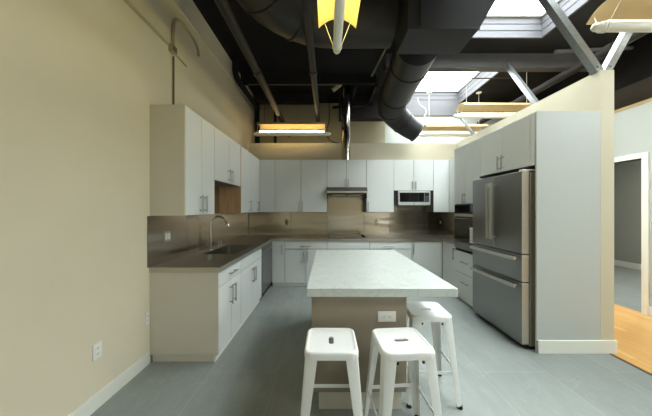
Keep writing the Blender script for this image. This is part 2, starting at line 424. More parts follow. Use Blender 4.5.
def cabinet(name, label, cat, loc, rz, w, d, z0, z1, fronts, group, toe=None, side=None, inset=.0008):
    """local frame: x = width 0..w, front faces -y, back plane y=0. fronts: (kind,x0,x1,z0,z1,handle or None)"""
    t = thing(name, label, cat, loc, rz, group)
    zb = z0
    bx('body', 'cab_in', t, inset, w-inset, -(d-.0215), -.001, zb, z1, bevel=.001)
    if toe:
        bx('toe_kick', 'trim', t, inset, w-inset, -(d-toe[1]), -(d-toe[1]-.015), .001, z0-.0005)
        bx('plinth', 'cab_in', t, inset+.01, w-inset-.01, -(d-toe[1]-.016), -.02, .001, z0-.0005)
    for k, x0, x1, a, b, h in fronts:
        g = .0036
        f = bx(k, 'cab', t, x0+g, x1-g, -d, -(d-.0205), a+g, b-g, bevel=.0016)
        for hh in (h if isinstance(h, list) else ([h] if h else [])):
            obj('handle', handle_bm(*hh, -d), 'handle', f)
    if side:
        for nm, mat, x0, x1, a, b, y0, y1 in side: bx(nm, mat, t, x0, x1, y0, y1, a, b, bevel=.001)
    return t

ZT = .865      # top of base fronts
ZB = .07
R90 = PI/2
GB, GU = 'base cabinets along the kitchen walls', 'wall cabinets above the steel splash'
DL = XL*-1 - 1.045      # left base depth

def left_runs():
    # near base cabinet with a drawer over two doors; end panel toward the viewer
    w = .648
    cabinet('base_cabinet', 'left-hand base cabinet nearest the viewer, with big greige end panel and one drawer', 'cabinet', (XL, 2.44, 0), R90, w, DL, ZB, ZT,
        [('drawer', .02, w, .715, ZT, ('h', .34, .79, .19)),
         ('door', .02, .334, ZB, .712, ('v', .334-.045, .56, .2)), ('door', .334, w, ZB, .712, ('v', .334+.045, .56, .2))], GB, toe=(0, .03),
        side=[('end_panel', 'end_panel', .0005, .0195, ZB, ZT, -DL, -.001), ('end_skirting', 'end_panel', .0105, .025, .001, ZB-.001, -(DL-.028), -.02)])
    w = .968
    cabinet('base_cabinet', 'wide white sink cabinet between the left end cabinet and the dishwasher', 'cabinet', (XL, 3.09, 0), R90, w, DL, ZB, .70,
        [('panel', 0, w, .715, ZT, None), ('door', 0, w/2, ZB, .712, ('v', w/2-.045, .56, .2)), ('door', w/2, w, ZB, .712, ('v', w/2+.045, .56, .2))], GB, toe=(0, .03),
        side=[('side_panel', 'cab_in', .001, .018, .701, ZT, -(DL-.021), -.01), ('side_panel', 'cab_in', w-.018, w-.001, .701, ZT, -(DL-.021), -.01)])
    # dishwasher
    t = thing('dishwasher', 'dark stainless dishwasher at the inner left corner under the steel worktop', 'dishwasher', (XL, 4.066, 0), R90)
    w = .74
    bx('body', 'black_plastic', t, .01, w-.01, -(DL-.03), -.03, .09, .86)
    dr = bx('door', 'fridge', t, .012, w-.004, -(DL+.006), -(DL-.029), .105, .86, bevel=.004)
    obj('handle', handle_bm('h', w/2, .79, .52, -(DL+.006)), 'handle', dr)
    bx('toe_panel', 'black_plastic', t, .01, w-.01, -(DL-.035), -(DL-.06), .001, .104)
    # wall cabinets
    D = 1.704-1.366; zb, zt = 1.41, 2.479
    w = .648
    cabinet('wall_cabinet', 'tall left wall cabinet nearest the viewer, its greige side facing out', 'cabinet', (XL, 2.44, 0), R90, w, D, zb, zt,
        [('door', .02, .334, zb, zt, ('v', .334-.045, 1.53, .185)), ('door', .334, w, zb, zt, ('v', .334+.045, 1.53, .185))], GU,
        side=[('end_panel', 'end_panel', .0005, .0195, zb, zt, -D, -.001)])
    w = .928
    cabinet('wall_cabinet', 'short wall cabinet over the open niche above the sink', 'cabinet', (XL, 3.09, 0), R90, w, D, 1.83, zt,
        [('door', 0, w/2, 1.83, zt, ('v', w/2-.045, 1.94, .16)), ('door', w/2, w, 1.83, zt, ('v', w/2+.045, 1.94, .16))], GU)
    w = 5.158-4.02
    cabinet('wall_cabinet', 'left wall cabinet in the back corner with brown veneer side facing the sink niche', 'cabinet', (XL, 4.02, 0), R90, w, D, zb, zt,
        [('door', .02, .50, zb, zt, ('v', .45, 1.53, .185)), ('door', .50, w-.14, zb, zt, ('v', .95, 1.53, .185)), ('panel', w-.14, w, zb, zt, None)], GU,
        side=[('side_panel', 'brown_wood', .0005, .0195, zb, zt, -D, -.001)])
left_runs()

def back_runs():
    D = YB-4.82
    def base(label, x0, x1, fr):
        w = x1-x0
        cabinet('base_cabinet', label, 'cabinet', (x0, YB, 0), 0, w, D, ZB, ZT, fr, GB, toe=(0, .03))
    w = .245
    base('narrow base cabinet beside the dishwasher in the back left corner', -1.043, -.80, [('door', 0, .243, ZB, ZT, ('v', .243-.05, .71, .19))])
    w = .80
    base('back base cabinet with a drawer over two doors left of the island', -.80, 0.0,
         [('drawer', 0, w, .715, ZT, ('h', w/2, .775, .19)), ('door', 0, w/2, ZB, .712, ('v', w/2-.035, .57, .2)), ('door', w/2, w, ZB, .712, ('v', w/2+.035, .57, .2))])
    w = .81
    base('back base cabinet of plain wide drawers under the cooktop', 0.0, .81,
         [('panel', 0, w, .715, ZT, None), ('drawer', 0, w, .40, .712, ('h', w/2, .62, .19)), ('drawer', 0, w, ZB, .40, ('h', w/2, .32, .19))])
    w = .79
    base('back base cabinet right of the cooktop with a bright drawer pull', .81, 1.60,
         [('drawer', 0, w, .715, ZT, ('h', .34, .775, .19)), ('door', 0, w/2, ZB, .712, ('v', w/2-.04, .57, .2)), ('door', w/2, w, ZB, .712, ('v', w/2+.04, .57, .2))])
    w = 2.185-1.60
    base('back base cabinet with one broad door in the right corner below the microwave', 1.60, 2.185, [('door', 0, w, ZB, ZT, ('v', .04, .72, .2))])
    # wall cabinets
    D = YB-5.16; zb, zt = 1.41, 2.479
    def up(label, x0, x1, z, fr, side=None):
        cabinet('wall_cabinet', label, 'cabinet', (x0, YB, 0), 0, x1-x0, D, z, zt, fr, GU, side=side)
    up('narrow blank wall cabinet panel in the back left corner', -1.364, -1.057, zb, [('panel', 0, .307, zb, zt, None)])
    w = 1.057
    up('double-door wall cabinet on the back wall left of the range hood', -1.057, 0, zb,
       [('door', 0, w/2, zb, zt, ('v', w/2-.035, 1.53, .185)), ('door', w/2, w, zb, zt, ('v', w/2+.035, 1.53, .185))])
    w = .80
    up('short double-door wall cabinet right above the range hood', 0, .80, 1.912,
       [('door', 0, w/2, 1.912, zt, ('v', w/2-.035, 2.0, .15)), ('door', w/2, w, 1.912, zt, ('v', w/2+.035, 2.0, .15))])
    w = .56
    up('tall single-door wall cabinet between the hood and the microwave', .80, 1.36, zb, [('door', 0, w, zb, zt, ('v', .035, 1.53, .185))])
    w = .805
    up('short double-door wall cabinet above the microwave', 1.36, 2.165, 1.85,
       [('door', 0, w/2, 1.85, zt, ('v', w/2-.035, 1.95, .17)), ('door', w/2, w, 1.85, zt, ('v', w/2+.035, 1.95, .17))],
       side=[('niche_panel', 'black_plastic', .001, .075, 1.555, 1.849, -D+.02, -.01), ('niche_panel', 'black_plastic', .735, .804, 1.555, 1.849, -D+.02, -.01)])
    up('blank wall cabinet panel in the back right corner beside the microwave', 2.165, 2.482, zb, [('panel', 0, .315, zb, zt, None)])
    # microwave hung in the niche
    t = thing('microwave', 'silver microwave with black window hung under the back wall cabinets', 'microwave', (1.44, YB, 1.553))
    w, h = .652, .292
    bx('body', 'galv', t, 0, w, -.33, -.02, 0, h, bevel=.004)
    d = bx('door', 'silver', t, 0, w, -.365, -.331, .001, h-.001, bevel=.006)
    bx('window', 'black_glass', d, .03, .525, -.368, -.3645, .065, h-.04)
    cp = bx('control_panel', 'black_plastic', d, .53, .625, -.368, -.3645, .065, h-.04)
    bm = bmesh.new()
    for i in range(3):
        for j in range(4): box(bm, .540+i*.027, .558+i*.027, -.3695, -.3678, .085+j*.027, .1+j*.027)
    obj('button', bm, 'ink', cp)
    bm = bmesh.new(); tube(bm, [(.32, -.368, .03), (.32, -.3645, .03)], .012, 16); obj('emblem', bm, 'ink', d)
    # range hood
    t = thing('range_hood', 'slim stainless range hood under the short cabinet above the cooktop', 'range hood', (.4, YB, 1.735))
    bm = bmesh.new(); w = .398
    prism_pts = [(-.50, .06), (-.50, .092), (-.42, .175), (-.002, .175), (-.002, .06)]
    loft(bm, [[(-w, y, z) for y, z in prism_pts], [(w, y, z) for y, z in prism_pts]])
    obj('canopy', bm, 'hood', t, .002)
    bx('front_lip', 'fridge_side', t, -w, w, -.512, -.4995, .055, .094, bevel=.003)
    bx('underside', 'black_plastic', t, -w+.012, w-.012, -.49, -.01, .03, .0595)
    bx('filter', 'handle', t, -.29, -.03, -.44, -.1, .02, .0305); bx('filter', 'handle', t, .03, .29, -.44, -.1, .02, .0305)
    bm = bmesh.new()
    for i in range(4): tube(bm, [(.18+i*.04, -.5115, .075), (.18+i*.04, -.515, .075)], .008, 10)
    obj('button', bm, 'black_plastic', t)
    for s in (-1, 1):
        bx('side_skirt', 'black_plastic', t, s*w, s*(w-.011), -.43, -.02, -.05, .0595)
    # extract duct rising to the roof
    bm = bmesh.new(); tube(bm, [(0, 0, 2.4805), (0, 0, 3.3), (0, 0, 3.301), (0, 0, 3.335), (0, 0, 3.336), (0, 0, 4.095)], [.092, .092, .097, .097, .092, .092], 28)
    tag(obj('extract_duct', bm, 'duct_steel', None, loc=(.395, 5.33, 0)), 'shiny vertical steel duct rising from the hood cabinet to the roof', 'duct')
back_runs()

def right_runs():
    # rz=-90: local x runs toward the viewer
    D = XR-2.19
    w = 4.815-4.285
    cabinet('base_cabinet', 'narrow right-hand base cabinet between the back corner and the oven tower', 'cabinet', (XR, 4.815, 0), -R90, w, D, ZB, ZT,
        [('door', 0, w, ZB, ZT, ('v', w-.06, .71, .2))], GB, toe=(0, .03))
    D = XR-2.48; w = 5.158-4.285
    cabinet('wall_cabinet', 'right wall cabinet between the back corner and the oven tower', 'cabinet', (XR, 5.158, 0), -R90, w, D, 1.41, 2.479,
        [('door', 0, w/2, 1.41, 2.479, ('v', w/2-.035, 1.53, .185)), ('door', w/2, w, 1.41, 2.479, ('v', w/2+.035, 1.53, .185))], GU)
    # oven tower
    D = XR-2.145; y1, y0 = 4.283, 3.585; w = y1-y0
    t = thing('oven_tower', 'tall cabinet housing the black wall oven beside the refrigerator', 'cabinet', (XR, y1, 0), -R90)
    for nm, b in (('side_panel', (0, .018, -(D-.0215), -.001, .07, 2.479)), ('side_panel', (w-.018, w-.0005, -(D-.0215), -.001, .07, 2.479)),
                  ('top_box', (.0185, w-.0185, -(D-.0215), -.001, 1.553, 2.4785)), ('bottom_box', (.0185, w-.0185, -(D-.0215), -.001, .0705, .80))):
        bx(nm, 'cab_in', t, *b)
    bx('toe_kick', 'trim', t, .001, w-.001, -(D-.04), -(D-.055), .001, .0695); bx('plinth', 'cab_in', t, .01, w-.01, -(D-.056), -.02, .001, .0695)
    def front(k, x0, x1, a, b, h):
        g = .0036; f = bx(k, 'cab', t, x0+g, x1-g, -D, -(D-.0205), a+g, b-g)
        if h: obj('handle', handle_bm(*h, -D), 'handle', f)
    front('door', 0, w/2, 1.555, 2.479, ('v', w/2-.03, 1.64, .15)); front('door', w/2, w, 1.555, 2.479, ('v', w/2+.03, 1.64, .15))
    front('drawer', 0, w, .455, .80, ('h', w/2, .64, .19)); front('drawer', 0, w, .07, .452, ('h', w/2, .32, .19))
    # wall oven inside the tower
    o = thing('wall_oven', 'black glass wall oven with a white paper sticker, built into the tall cabinet', 'oven', (XR, y1, .8015), -R90)
    a, b = .02, w-.02
    bx('body', 'black_plastic', o, a, b, -(D-.02), -.06, .02, .745)
    bx('control_panel', 'black_glass', o, a+.001, b-.001, -(D+.006), -(D-.019), .60, .744, bevel=.003)
    bx('vent_trim', 'fridge_side', o, a+.001, b-.001, -(D+.006), -(D-.019), .555, .597, bevel=.003)
    d = bx('door', 'black_glass', o, a+.001, b-.001, -(D+.012), -(D-.019), .165, .55, bevel=.004)
    st = bx('sticker', 'paper', d, w-.21, w-.06, -(D+.0132), -(D+.0119), .17, .40, bevel=0)
    bm = bmesh.new()
    for i in range(6): box(bm, w-.195, w-.075-.03*(i % 2), -(D+.0138), -(D+.0131), .20+.03*i, .206+.03*i)
    obj('sticker_print', bm, 'ink', st)
    bx('lower_trim', 'hood', o, a+.001, b-.001, -(D+.008), -(D-.019), .04, .158, bevel=.003)
    bm = bmesh.new(); tube(bm, [(a+.05, -(D+.05), .52), (b-.05, -(D+.05), .52)], .010, 12)
    for x in (a+.08, b-.08): tube(bm, [(x, -(D+.011), .52), (x, -(D+.05), .52)], .007, 8)
    obj('handle', bm, 'black_plastic', d)
    # cabinet above the refrigerator + tall end panel
    y1, y0 = 3.583, 2.622; w = y1-y0
    cabinet('fridge_cabinet', 'wide two-door cabinet above the stainless refrigerator', 'cabinet', (XR, y1, 0), -R90, w, D, 1.93, 2.479,
        [('panel', 0, .03, 1.93, 2.479, None), ('door', .03, .47, 1.93, 2.479, ('v', .47-.035, 2.04, .17)), ('door', .47, .90, 1.93, 2.479, ('v', .47+.035, 2.04, .17)), ('panel', .90, w, 1.93, 2.479, None)], None)
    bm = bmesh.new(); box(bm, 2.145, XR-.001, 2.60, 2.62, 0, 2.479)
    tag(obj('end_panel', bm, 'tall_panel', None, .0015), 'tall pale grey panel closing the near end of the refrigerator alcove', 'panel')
    # refrigerator
    y1, y0 = 3.572, 2.664; w = y1-y0; Dd = XR-2.045
    t = thing('refrigerator', 'tall dark stainless french-door refrigerator in the right-hand alcove', 'refrigerator', (XR, y1, 0), -R90)
    bx('body', 'fridge_side', t, .006, w-.006, -(Dd-.09), -.05, .03, 1.86, bevel=.004)
    bx('base_grille', 'black_plastic', t, .012, w-.012, -(Dd-.05), -.06, .001, .029)
    def fdoor(nm, x0, x1, a, b):
        f = bx(nm, 'fridge', t, x0, x1, -Dd, -(Dd-.078), a, b, bevel=.005)
        f.data.materials.append(M['fridge_side'])
        for p in f.data.polygons:
            if abs(p.normal.x) > .9: p.material_index = 1
        return f
    for s in (0, 1):
        x0, x1 = (.002, w/2-.002) if s == 0 else (w/2+.002, w-.002)
        f = fdoor('door', x0, x1, 1.003, 1.872)
        x = w/2 - .036 if s == 0 else w/2+.036
        bm = bmesh.new()
        box(bm, x-.015, x+.015, -(Dd+.070), -(Dd+.044), 1.11, 1.79)
        for z in (1.13, 1.75): box(bm, x-.010, x+.010, -(Dd+.046), -(Dd-.001), z, z+.022)
        obj('handle', bm, 'bar', f, .003)
        hx = .04 if s == 0 else w-.04
        bx('hinge_cover', 'white_plastic', t, hx-.03, hx+.03, -(Dd-.02), -(Dd-.17), 1.874, 1.895, bevel=.004)
    for a, b in ((.708, .992), (.05, .698)):
        f = fdoor('drawer', .002, w-.002, a, b)
        bm = bmesh.new(); z = b-.045
        box(bm, .04, w-.04, -(Dd+.060), -(Dd+.034), z-.017, z+.017)
        for x in (.075, w-.095): box(bm, x, x+.02, -(Dd+.036), -(Dd-.001), z-.011, z+.011)
        obj('handle', bm, 'bar', f, .003)
right_runs()

# ------------------------------------------------------------------ worktop, sink, splash, cooktop
def worktops():
    z0, z1 = .8665, .914
    bm = bmesh.new()
    sx0, sx1, sy0, sy1 = -1.555, -1.135, 3.17, 3.97
    xe = -1.025
    box(bm, XL+.0008, xe, 2.432, sy0, z0, z1); box(bm, XL+.0008, xe, sy1, YB-.0008, z0, z1)
    box(bm, XL+.0008, sx0, sy0, sy1, z0, z1); box(bm, sx1, xe, sy0, sy1, z0, z1)
    box(bm, xe, 2.17, 4.80, YB-.0008, z0, z1); box(bm, 2.17, XR-.0008, 4.2865, YB-.0008, z0, z1)
    bmesh.ops.remove_doubles(bm, verts=bm.verts, dist=.0001)
    # drop faces that ended up inside the slab
    seen = {}
    for f in list(bm.faces):
        key = tuple(sorted(v.index for v in f.verts)) if False else tuple(round(c, 3) for c in f.calc_center_median())
        seen.setdefault(key, []).append(f)
    kill = [f for fs in seen.values() if len(fs) > 1 for f in fs]
    if kill: bmesh.ops.delete(bm, geom=kill, context='FACES_ONLY')
    tag(obj('worktop', bm, 'worktop_steel', None), 'U-shaped brushed steel worktop running round three kitchen walls', 'worktop')
    # sink
    t = thing('kitchen_sink', 'undermounted steel sink basin let into the left worktop', 'sink', (0, 0, .914))
    bm = bmesh.new(); e = .002; dz = .2
    x0, x1, y0, y1 = sx0+e, sx1-e, sy0+e, sy1-e
    def rr(i, z, r=.05):
        pts = []
        for cx, cy, a0 in ((x1-i-r, y1-i-r, 0), (x0+i+r, y1-i-r, 90), (x0+i+r, y0+i+r, 180), (x1-i-r, y0+i+r, 270)):
            for k in range(5): 
                a = math.radians(a0+22.5*k); pts.append((cx+r*math.cos(a), cy+r*math.sin(a), z))
        return pts
    loft(bm, [rr(.004, -dz-.003), rr(0, -dz+.01), rr(0, -.001), rr(.003, -.001), rr(.004, -dz+.015), rr(.02, -dz), rr(.1, -dz-.001)], True, True)
    obj('basin', bm, 'worktop_steel', t)
    bm = bmesh.new(); tube(bm, [(-1.35, 3.57, -dz-.001), (-1.35, 3.57, -dz+.004)], .04, 20); obj('drain', bm, 'chrome', t)
    # faucet
    t = thing('faucet', 'gooseneck chrome kitchen faucet rising behind the sink', 'faucet', (-1.625, 3.55, .914))
    bm = bmesh.new(); tube(bm, [(0,0,.0005), (0,0,.008), (0,0,.009), (0,0,.07), (0,0,.075)], [.028,.028,.021,.019,.014], 20); obj('base', bm, 'chrome', t)
    P = [(0,0,.07), (0,0,.2), (0,0,.33)]
    for k in range(1, 10):
        a = PI - PI*.86*k/9; P.append((.105+.105*math.cos(a), 0, .35+.105*math.sin(a)))
    bm = bmesh.new(); tube(bm, smooth_path(P, 3), .0145, 14); sp = obj('spout', bm, 'chrome', t)
    e = Vector(P[-1]); dr = (e-Vector(P[-2])).normalized()
    bm = bmesh.new(); tube(bm, [e, e+dr*.01, e+dr*.06, e+dr*.09], [.013, .017, .018, .015], 16); obj('spray_head', bm, 'chrome', t)
    bm = bmesh.new(); tube(bm, [(.0, .02, .045), (0, .045, .05), (0.0, .10, .085)], [.010, .008, .006], 10); obj('lever', bm, 'chrome', t)
    t = thing('soap_dispenser', 'small chrome soap pump right of the faucet', 'soap dispenser', (-1.625, 3.80, .914))
    bm = bmesh.new(); tube(bm, [(0,0,.0005), (0,0,.012), (0,0,.013), (0,0,.06)], [.022,.022,.012,.010], 16); obj('base', bm, 'chrome', t)
    bm = bmesh.new(); tube(bm, [(0,0,.06), (0,0,.09), (.03,0,.095), (.07,0,.088)], [.008,.008,.007,.006], 10); obj('nozzle', bm, 'chrome', t)
    t = thing('air_gap', 'stubby chrome air gap cap farthest along behind the sink', 'faucet fitting', (-1.625, 3.94, .914))
    bm = bmesh.new(); tube(bm, [(0,0,.0005), (0,0,.05), (0,0,.058)], [.02,.019,.012], 16); obj('cap', bm, 'chrome', t)
    # splash backs (thin steel sheets fixed to the walls)
    def splash(label, sheets):
        t = thing('steel_splashback', label, 'splashback', sheets[0][:3:2] and (0, 0, .914), 0)
        for x0, x1, y0, y1, a, b in sheets:
            along_y = (y1-y0) > (x1-x0); g = .0022
            sx = 0 if along_y else g; sy = g if along_y else 0
            bx('sheet', 'splash', t, x0+sx, x1-sx, y0+sy, y1-sy, a-.914, b-.914, bevel=.0008)
            if along_y: q = (x0, x0+.0006, y0, y1) if x0 < 0 else (x1-.0006, x1, y0, y1)
            else: q = (x0, x1, y1-.0006, y1)
            bx('backing', 'black_plastic', t, *q, a-.914, b-.914, bevel=0)
    X = XL+.001
    splash('brushed steel splashback on the left wall behind sink and faucet', [(X, X+.0025, 2.405, 3.088, .916, 1.408), (X, X+.0025, 3.0905, 4.018, .916, 1.828), (X, X+.0025, 4.0205, 5.494, .916, 1.408)])
    Y = YB-.001
    splash('brushed steel splashback on the back wall behind the cooktop', [(-1.695, -.782, Y-.0025, Y, .916, 1.408), (-.78, -.002, Y-.0025, Y, .916, 1.408), (.0005, .7985, Y-.0025, Y, .916, 1.73),
        (.8005, 1.3585, Y-.0025, Y, .916, 1.408), (1.3605, 2.163, Y-.0025, Y, .916, 1.55), (2.165, 2.795, Y-.0025, Y, .916, 1.408)])
    X = XR-.001
    splash('brushed steel splashback on the right wall beside the oven tower', [(X-.0025, X, 4.29, 5.494, .916, 1.408)])
    # cooktop
    t = thing('cooktop', 'flat black glass cooktop set on the back worktop under the hood', 'cooktop', (.4, 5.13, .9145))
    bx('glass_top', 'black_glass', t, -.38, .38, -.25, .25, 0, .007, bevel=.002)
    for x, y, r in ((-.22, -.1, .09), (-.22, .13, .07), (.12, -.1, .075), (.12, .13, .1)):
        bm = bmesh.new(); n = 40
        rings = [[(x+q*math.cos(2*PI*k/n), y+q*math.sin(2*PI*k/n), .0075) for k in range(n)] for q in (r, r-.004)]
        loft(bm, rings, False, False); obj('burner_ring', bm, 'ink', t)
    for y in (-.15, -.05, .05, .15):
        bm = bmesh.new(); tube(bm, [(.33, y, .007), (.33, y, .03), (.33, y, .034)], [.019, .017, .012], 14); obj('knob', bm, 'black_plastic', t)
worktops()

# ------------------------------------------------------------------ island
t = thing('kitchen_island', 'low greige kitchen island base under the marble slab', 'kitchen island', (0, 0, 0))
bx('body', 'island_panel', t, -.088, .575, 1.852, 3.44, .151, .853, bevel=.002)
bx('end_panel', 'island_panel', t, -.112, .575, 1.835, 1.8515, .151, .853, bevel=.002)
bx('plinth', 'end_panel', t, -.06, .55, 1.87, 3.40, .001, .1505)
bx('back_panel', 'cab', t, -.112, .575, 3.4405, 3.4595, .151, .853)
for i in range(3):
    y0 = 1.84+.533*i
    d = bx('door', 'cab', t, -.1105, -.0885, y0+.016 if i == 0 else y0+.002, y0+.531, .153, .85)
    bm = bmesh.new(); tube(bm, [(-.138, y0+.48, .5), (-.138, y0+.48, .7)], .006, 10)
    for z in (.52, .68): tube(bm, [(-.1105, y0+.48, z), (-.138, y0+.48, z)], .005, 8)
    obj('handle', bm, 'handle', d)
bm = bmesh.new(); box(bm, -.145, .925, 1.79, 3.48, .8535, .914)
tag(obj('island_worktop', bm, 'marble', None, .003), 'thick white veined marble slab topping the kitchen island', 'worktop')

# ------------------------------------------------------------------ electrical plates. local: faces -y, centred at the origin
def outlet(label, loc, rz, w=.072, h=.117, style='duplex', plate='white_plastic', insert='white_plastic', gang=1, group='wall outlets', tilt=0):
    t = thing('wall_outlet', label, 'outlet', loc, rz, group)
    if tilt: t.rotation_euler = (0, tilt, rz)
    bx('cover_plate', plate, t, -w/2, w/2, -.007, -.0005, -h/2, h/2, bevel=.002)
    for g in range(gang):
        cx = (g-(gang-1)/2)*.046
        if style == 'duplex':
            for s in (-1, 1):
                r = bx('receptacle', insert, t, cx-.017, cx+.017, -.0095, -.0068, s*.021-.0145, s*.021+.0145, bevel=.003)
                bm = bmesh.new()
                for q in (-.006, .006): box(bm, cx+q-.0012, cx+q+.0012, -.0099, -.0094, s*.021-.002, s*.021+.007)
                box(bm, cx-.002, cx+.002, -.0099, -.0094, s*.021-.010, s*.021-.006)
                obj('slot', bm, 'black_plastic', r)
        else:
            bx('rocker', insert, t, cx-.016, cx+.016, -.011, -.0068, -.033, .033, bevel=.003)
    return t
outlet('white duplex outlet low on the bare left wall', (XL, 1.88, .425), R90)
outlet('white outlet low on the left wall tight beside the base cabinet end', (XL, 2.405, .44), R90, w=.05)
outlet('twin white switches in a steel plate on the left splashback', (XL+.0036, 2.70, 1.185), R90, w=.118, style='rocker', plate='handle', gang=2)
outlet('outlet lying sideways on the near face of the island', (.432, 1.8345, .70), 0, w=.075, h=.128, tilt=PI/2, group='wall outlets')
outlet('dark outlet with steel rim on the back splashback left of the cooktop', (-.875, YB-.0036, 1.19), 0, plate='handle', insert='hood', style='rocker')
outlet('white outlet on the back splashback just right of the cooktop', (1.065, YB-.0036, 1.19), 0, plate='handle', style='rocker', w=.06)
outlet('black and white outlet on the back splashback below the corner panel', (2.45, YB-.0036, 1.19), 0, plate='black_plastic', style='rocker')

# ------------------------------------------------------------------ stools
def rsq(half, r, z, n=12):
    pts = []
    for cx, cy, a0 in ((1, 1, 0), (-1, 1, 90), (-1, -1, 180), (1, -1, 270)):
        for k in range(n):
            a = math.radians(a0 + 90*k/(n-1)); pts.append((cx*(half-r)+r*math.cos(a), cy*(half-r)+r*math.sin(a), z))
    return pts
def slot(a, b, z, n=12):
    pts = []
    for cx, cy, a0 in ((1, 1, 0), (-1, 1, 90), (-1, -1, 180), (1, -1, 270)):
        for k in range(n):
            t_ = math.radians(a0 + 90*k/(n-1)); pts.append((cx*(a-b)+b*math.cos(t_), b*math.sin(t_) + 0*cy, z))
    return pts

def make_stool(label):
    t = thing('metal_stool', label, 'stool', (0,0,0), 0, 'white metal stools around the island')
    H = .665; A = .157
    bm = bmesh.new()
    R = [rsq(A-.004, .045, H-.043), rsq(A, .047, H-.043), rsq(A, .047, H-.012), rsq(A-.003, .046, H-.005), rsq(A-.008, .044, H-.001), rsq(A-.013, .042, H), rsq(A-.017, .04, H-.001),
         rsq(A-.022, .038, H-.005), rsq(A-.03, .034, H-.006), slot(.046, .0165, H-.007), slot(.0445, .015, H-.011), slot(.0445, .015, H-.016),
         rsq(A-.03, .034, H-.011), rsq(A-.008, .042, H-.013), rsq(A-.004, .045, H-.043)]
    vs = loft(bm, R, False, False)
    bmesh.ops.remove_doubles(bm, verts=bm.verts, dist=.00005)
    obj('seat', bm, 'stool', t)
    def corner(z):
        u = (H-.03-z)/(H-.03); return .1515 + u*(.201-.1515)
    def leg_bm(sx, sy):
        bm = bmesh.new(); rings = []
        for z in (.016, .2, .4, .55, .6, H-.016):
            c = corner(z); u = 1-z/H
            w = .074*(1-u)+.034*u; th = .0035; rc = .016
            prof = [(c-w, c-.0), (c-rc, c), (c-rc*.3, c-rc*.3), (c, c-rc), (c, c-w)]
            inn = [(c-th, c-w), (c-th, c-rc-.001), (c-rc*.3-th, c-rc*.3-th), (c-rc-.001, c-th), (c-w, c-th)]
            k = 1
            rings.append([(sx*x, sy*y, z) for x, y in prof+inn])
        loft(bm, rings)
        return bm
    for sx in (-1, 1):
        for sy in (-1, 1):
            lg = obj('leg', leg_bm(sx, sy), 'stool', t)
            bm = bmesh.new(); c = corner(.01)
            tube(bm, [(sx*(c-.013), sy*(c-.013), .0005), (sx*(c-.013), sy*(c-.013), .022)], [.019, .017], 14)
            obj('foot', bm, 'black_rubber', lg)
            c2 = corner(.575)
            bx('bumper', 'black_rubber', lg, sx*(c2-.088), sx*(c2-.074), sy*(c2-.0038), sy*(c2-.012), .597, .611, bevel=.002)
    z = .25; c = corner(z)
    for (ax, s) in (('x', -1), ('x', 1), ('y', -1), ('y', 1)):
        bm = bmesh.new()
        if ax == 'x': box(bm, -(c-.02), c-.02, s*(c-.006), s*(c-.010), z-.012, z+.012)
        else: box(bm, s*(c-.006), s*(c-.010), -(c-.02), c-.02, z-.012, z+.012)
        obj('footrest', bm, 'stool', t, .001)
    return t
s1 = make_stool('white metal stool with its grip slot pointing away from the viewer, leftmost of three')
s1.location = (.026, 1.585, 0); s1.rotation_euler = (0, 0, R90)
dup(s1, (.462, 1.585, 0), math.radians(4.5), 'white metal stool under the island front right of the outlet-side leg, grip slot crosswise')
dup(s1, (.805, 2.075, 0), math.radians(-2), 'white metal stool tucked under the right overhang of the island top')
for o in bpy.data.objects:
    if o.get('label', '').startswith('white metal stool under the island front'):
        o['label'] = 'white metal stool in front of the island outlet, middle of three, slot crosswise'

# ------------------------------------------------------------------ pendant lamps (local: tube along x, z=0 at tube axis)
def emit(name, strength, rgb=(1, .70, .22)): return emitter(name, rgb, strength)
def pendant(label, loc, rz, strength, drop, cords=('cord_white', 'cord_white'), rgb=(1, .72, .28), L=1.60, S=1.36):
    t = thing('pendant_lamp', label, 'lamp', loc, rz, 'linear tube pendants under the roof')
    bm = bmesh.new(); r = .039
    xs = [(-L/2, .010), (-L/2+.010, .026), (-L/2+.03, .035), (-L/2+.06, r), (L/2-.06, r), (L/2-.03, .035), (L/2-.010, .026), (L/2, .010)]
    tube(bm, [(x, 0, 0) for x, _ in xs], [q for _, q in xs], 24)
    obj('housing', bm, 'lamp_white', t)
    bm = bmesh.new()
    tube(bm, [(-S/2+.02, 0, .053), (S/2-.02, 0, .053)], .013, 12)
    obj('fluorescent_tube', bm, emit('fluorescent_glow', strength, rgb), t)
    # curved reflector above
    bm = bmesh.new(); n = 14; W = .17; outer = []; inner = []
    for k in range(n+1):
        u = -1+2*k/n
        y = W*u; z = .145 + .085*(1-u*u)
        outer.append((y, z+.004)); inner.append((y, z))
    loop = outer + inner[::-1]
    loft(bm, [[(-S/2, y, z) for y, z in loop], [(S/2, y, z) for y, z in loop]])
    obj('reflector', bm, 'shade', t)
    for s in (-1, 1):
        bm = bmesh.new(); x = s*(S/2-.06)
        for q in (-1, 1): tube(bm, [(x+s*.035, q*.12, .188), (x+s*.08, q*.042, .01)], .003, 8)
        for dx in (.062, .088): tube(bm, [(x+s*dx, 0, 0), (x+s*(dx+.014), 0, 0)], .046, 20)
        obj('bracket', bm, 'lamp_white', t)
        bm = bmesh.new(); x = s*(S/2-.12); tube(bm, [(x, 0, .233), (x, 0, drop-.012)], .004, 8)
        obj('cord', bm, cords[0 if s < 0 else 1], t)
        bm = bmesh.new(); tube(bm, [(x, 0, drop-.03), (x, 0, drop-.012), (x, 0, drop-.001)], [.02, .055, .058], 20)
        obj('canopy', bm, 'lamp_white', t)
    return t
pendant('glowing yellow linear pendant seen end-on above the island', (.094, 1.64, 2.98), R90, 12, HC-2.98, rgb=(1, .88, .2))
pendant('lit linear pendant hung crosswise near the left wall above the back cabinets', (-.72, 5.2, 3.01), 0, 8, HC-3.01, cords=('cord_black', 'cord_black'), rgb=(1, .74, .32))
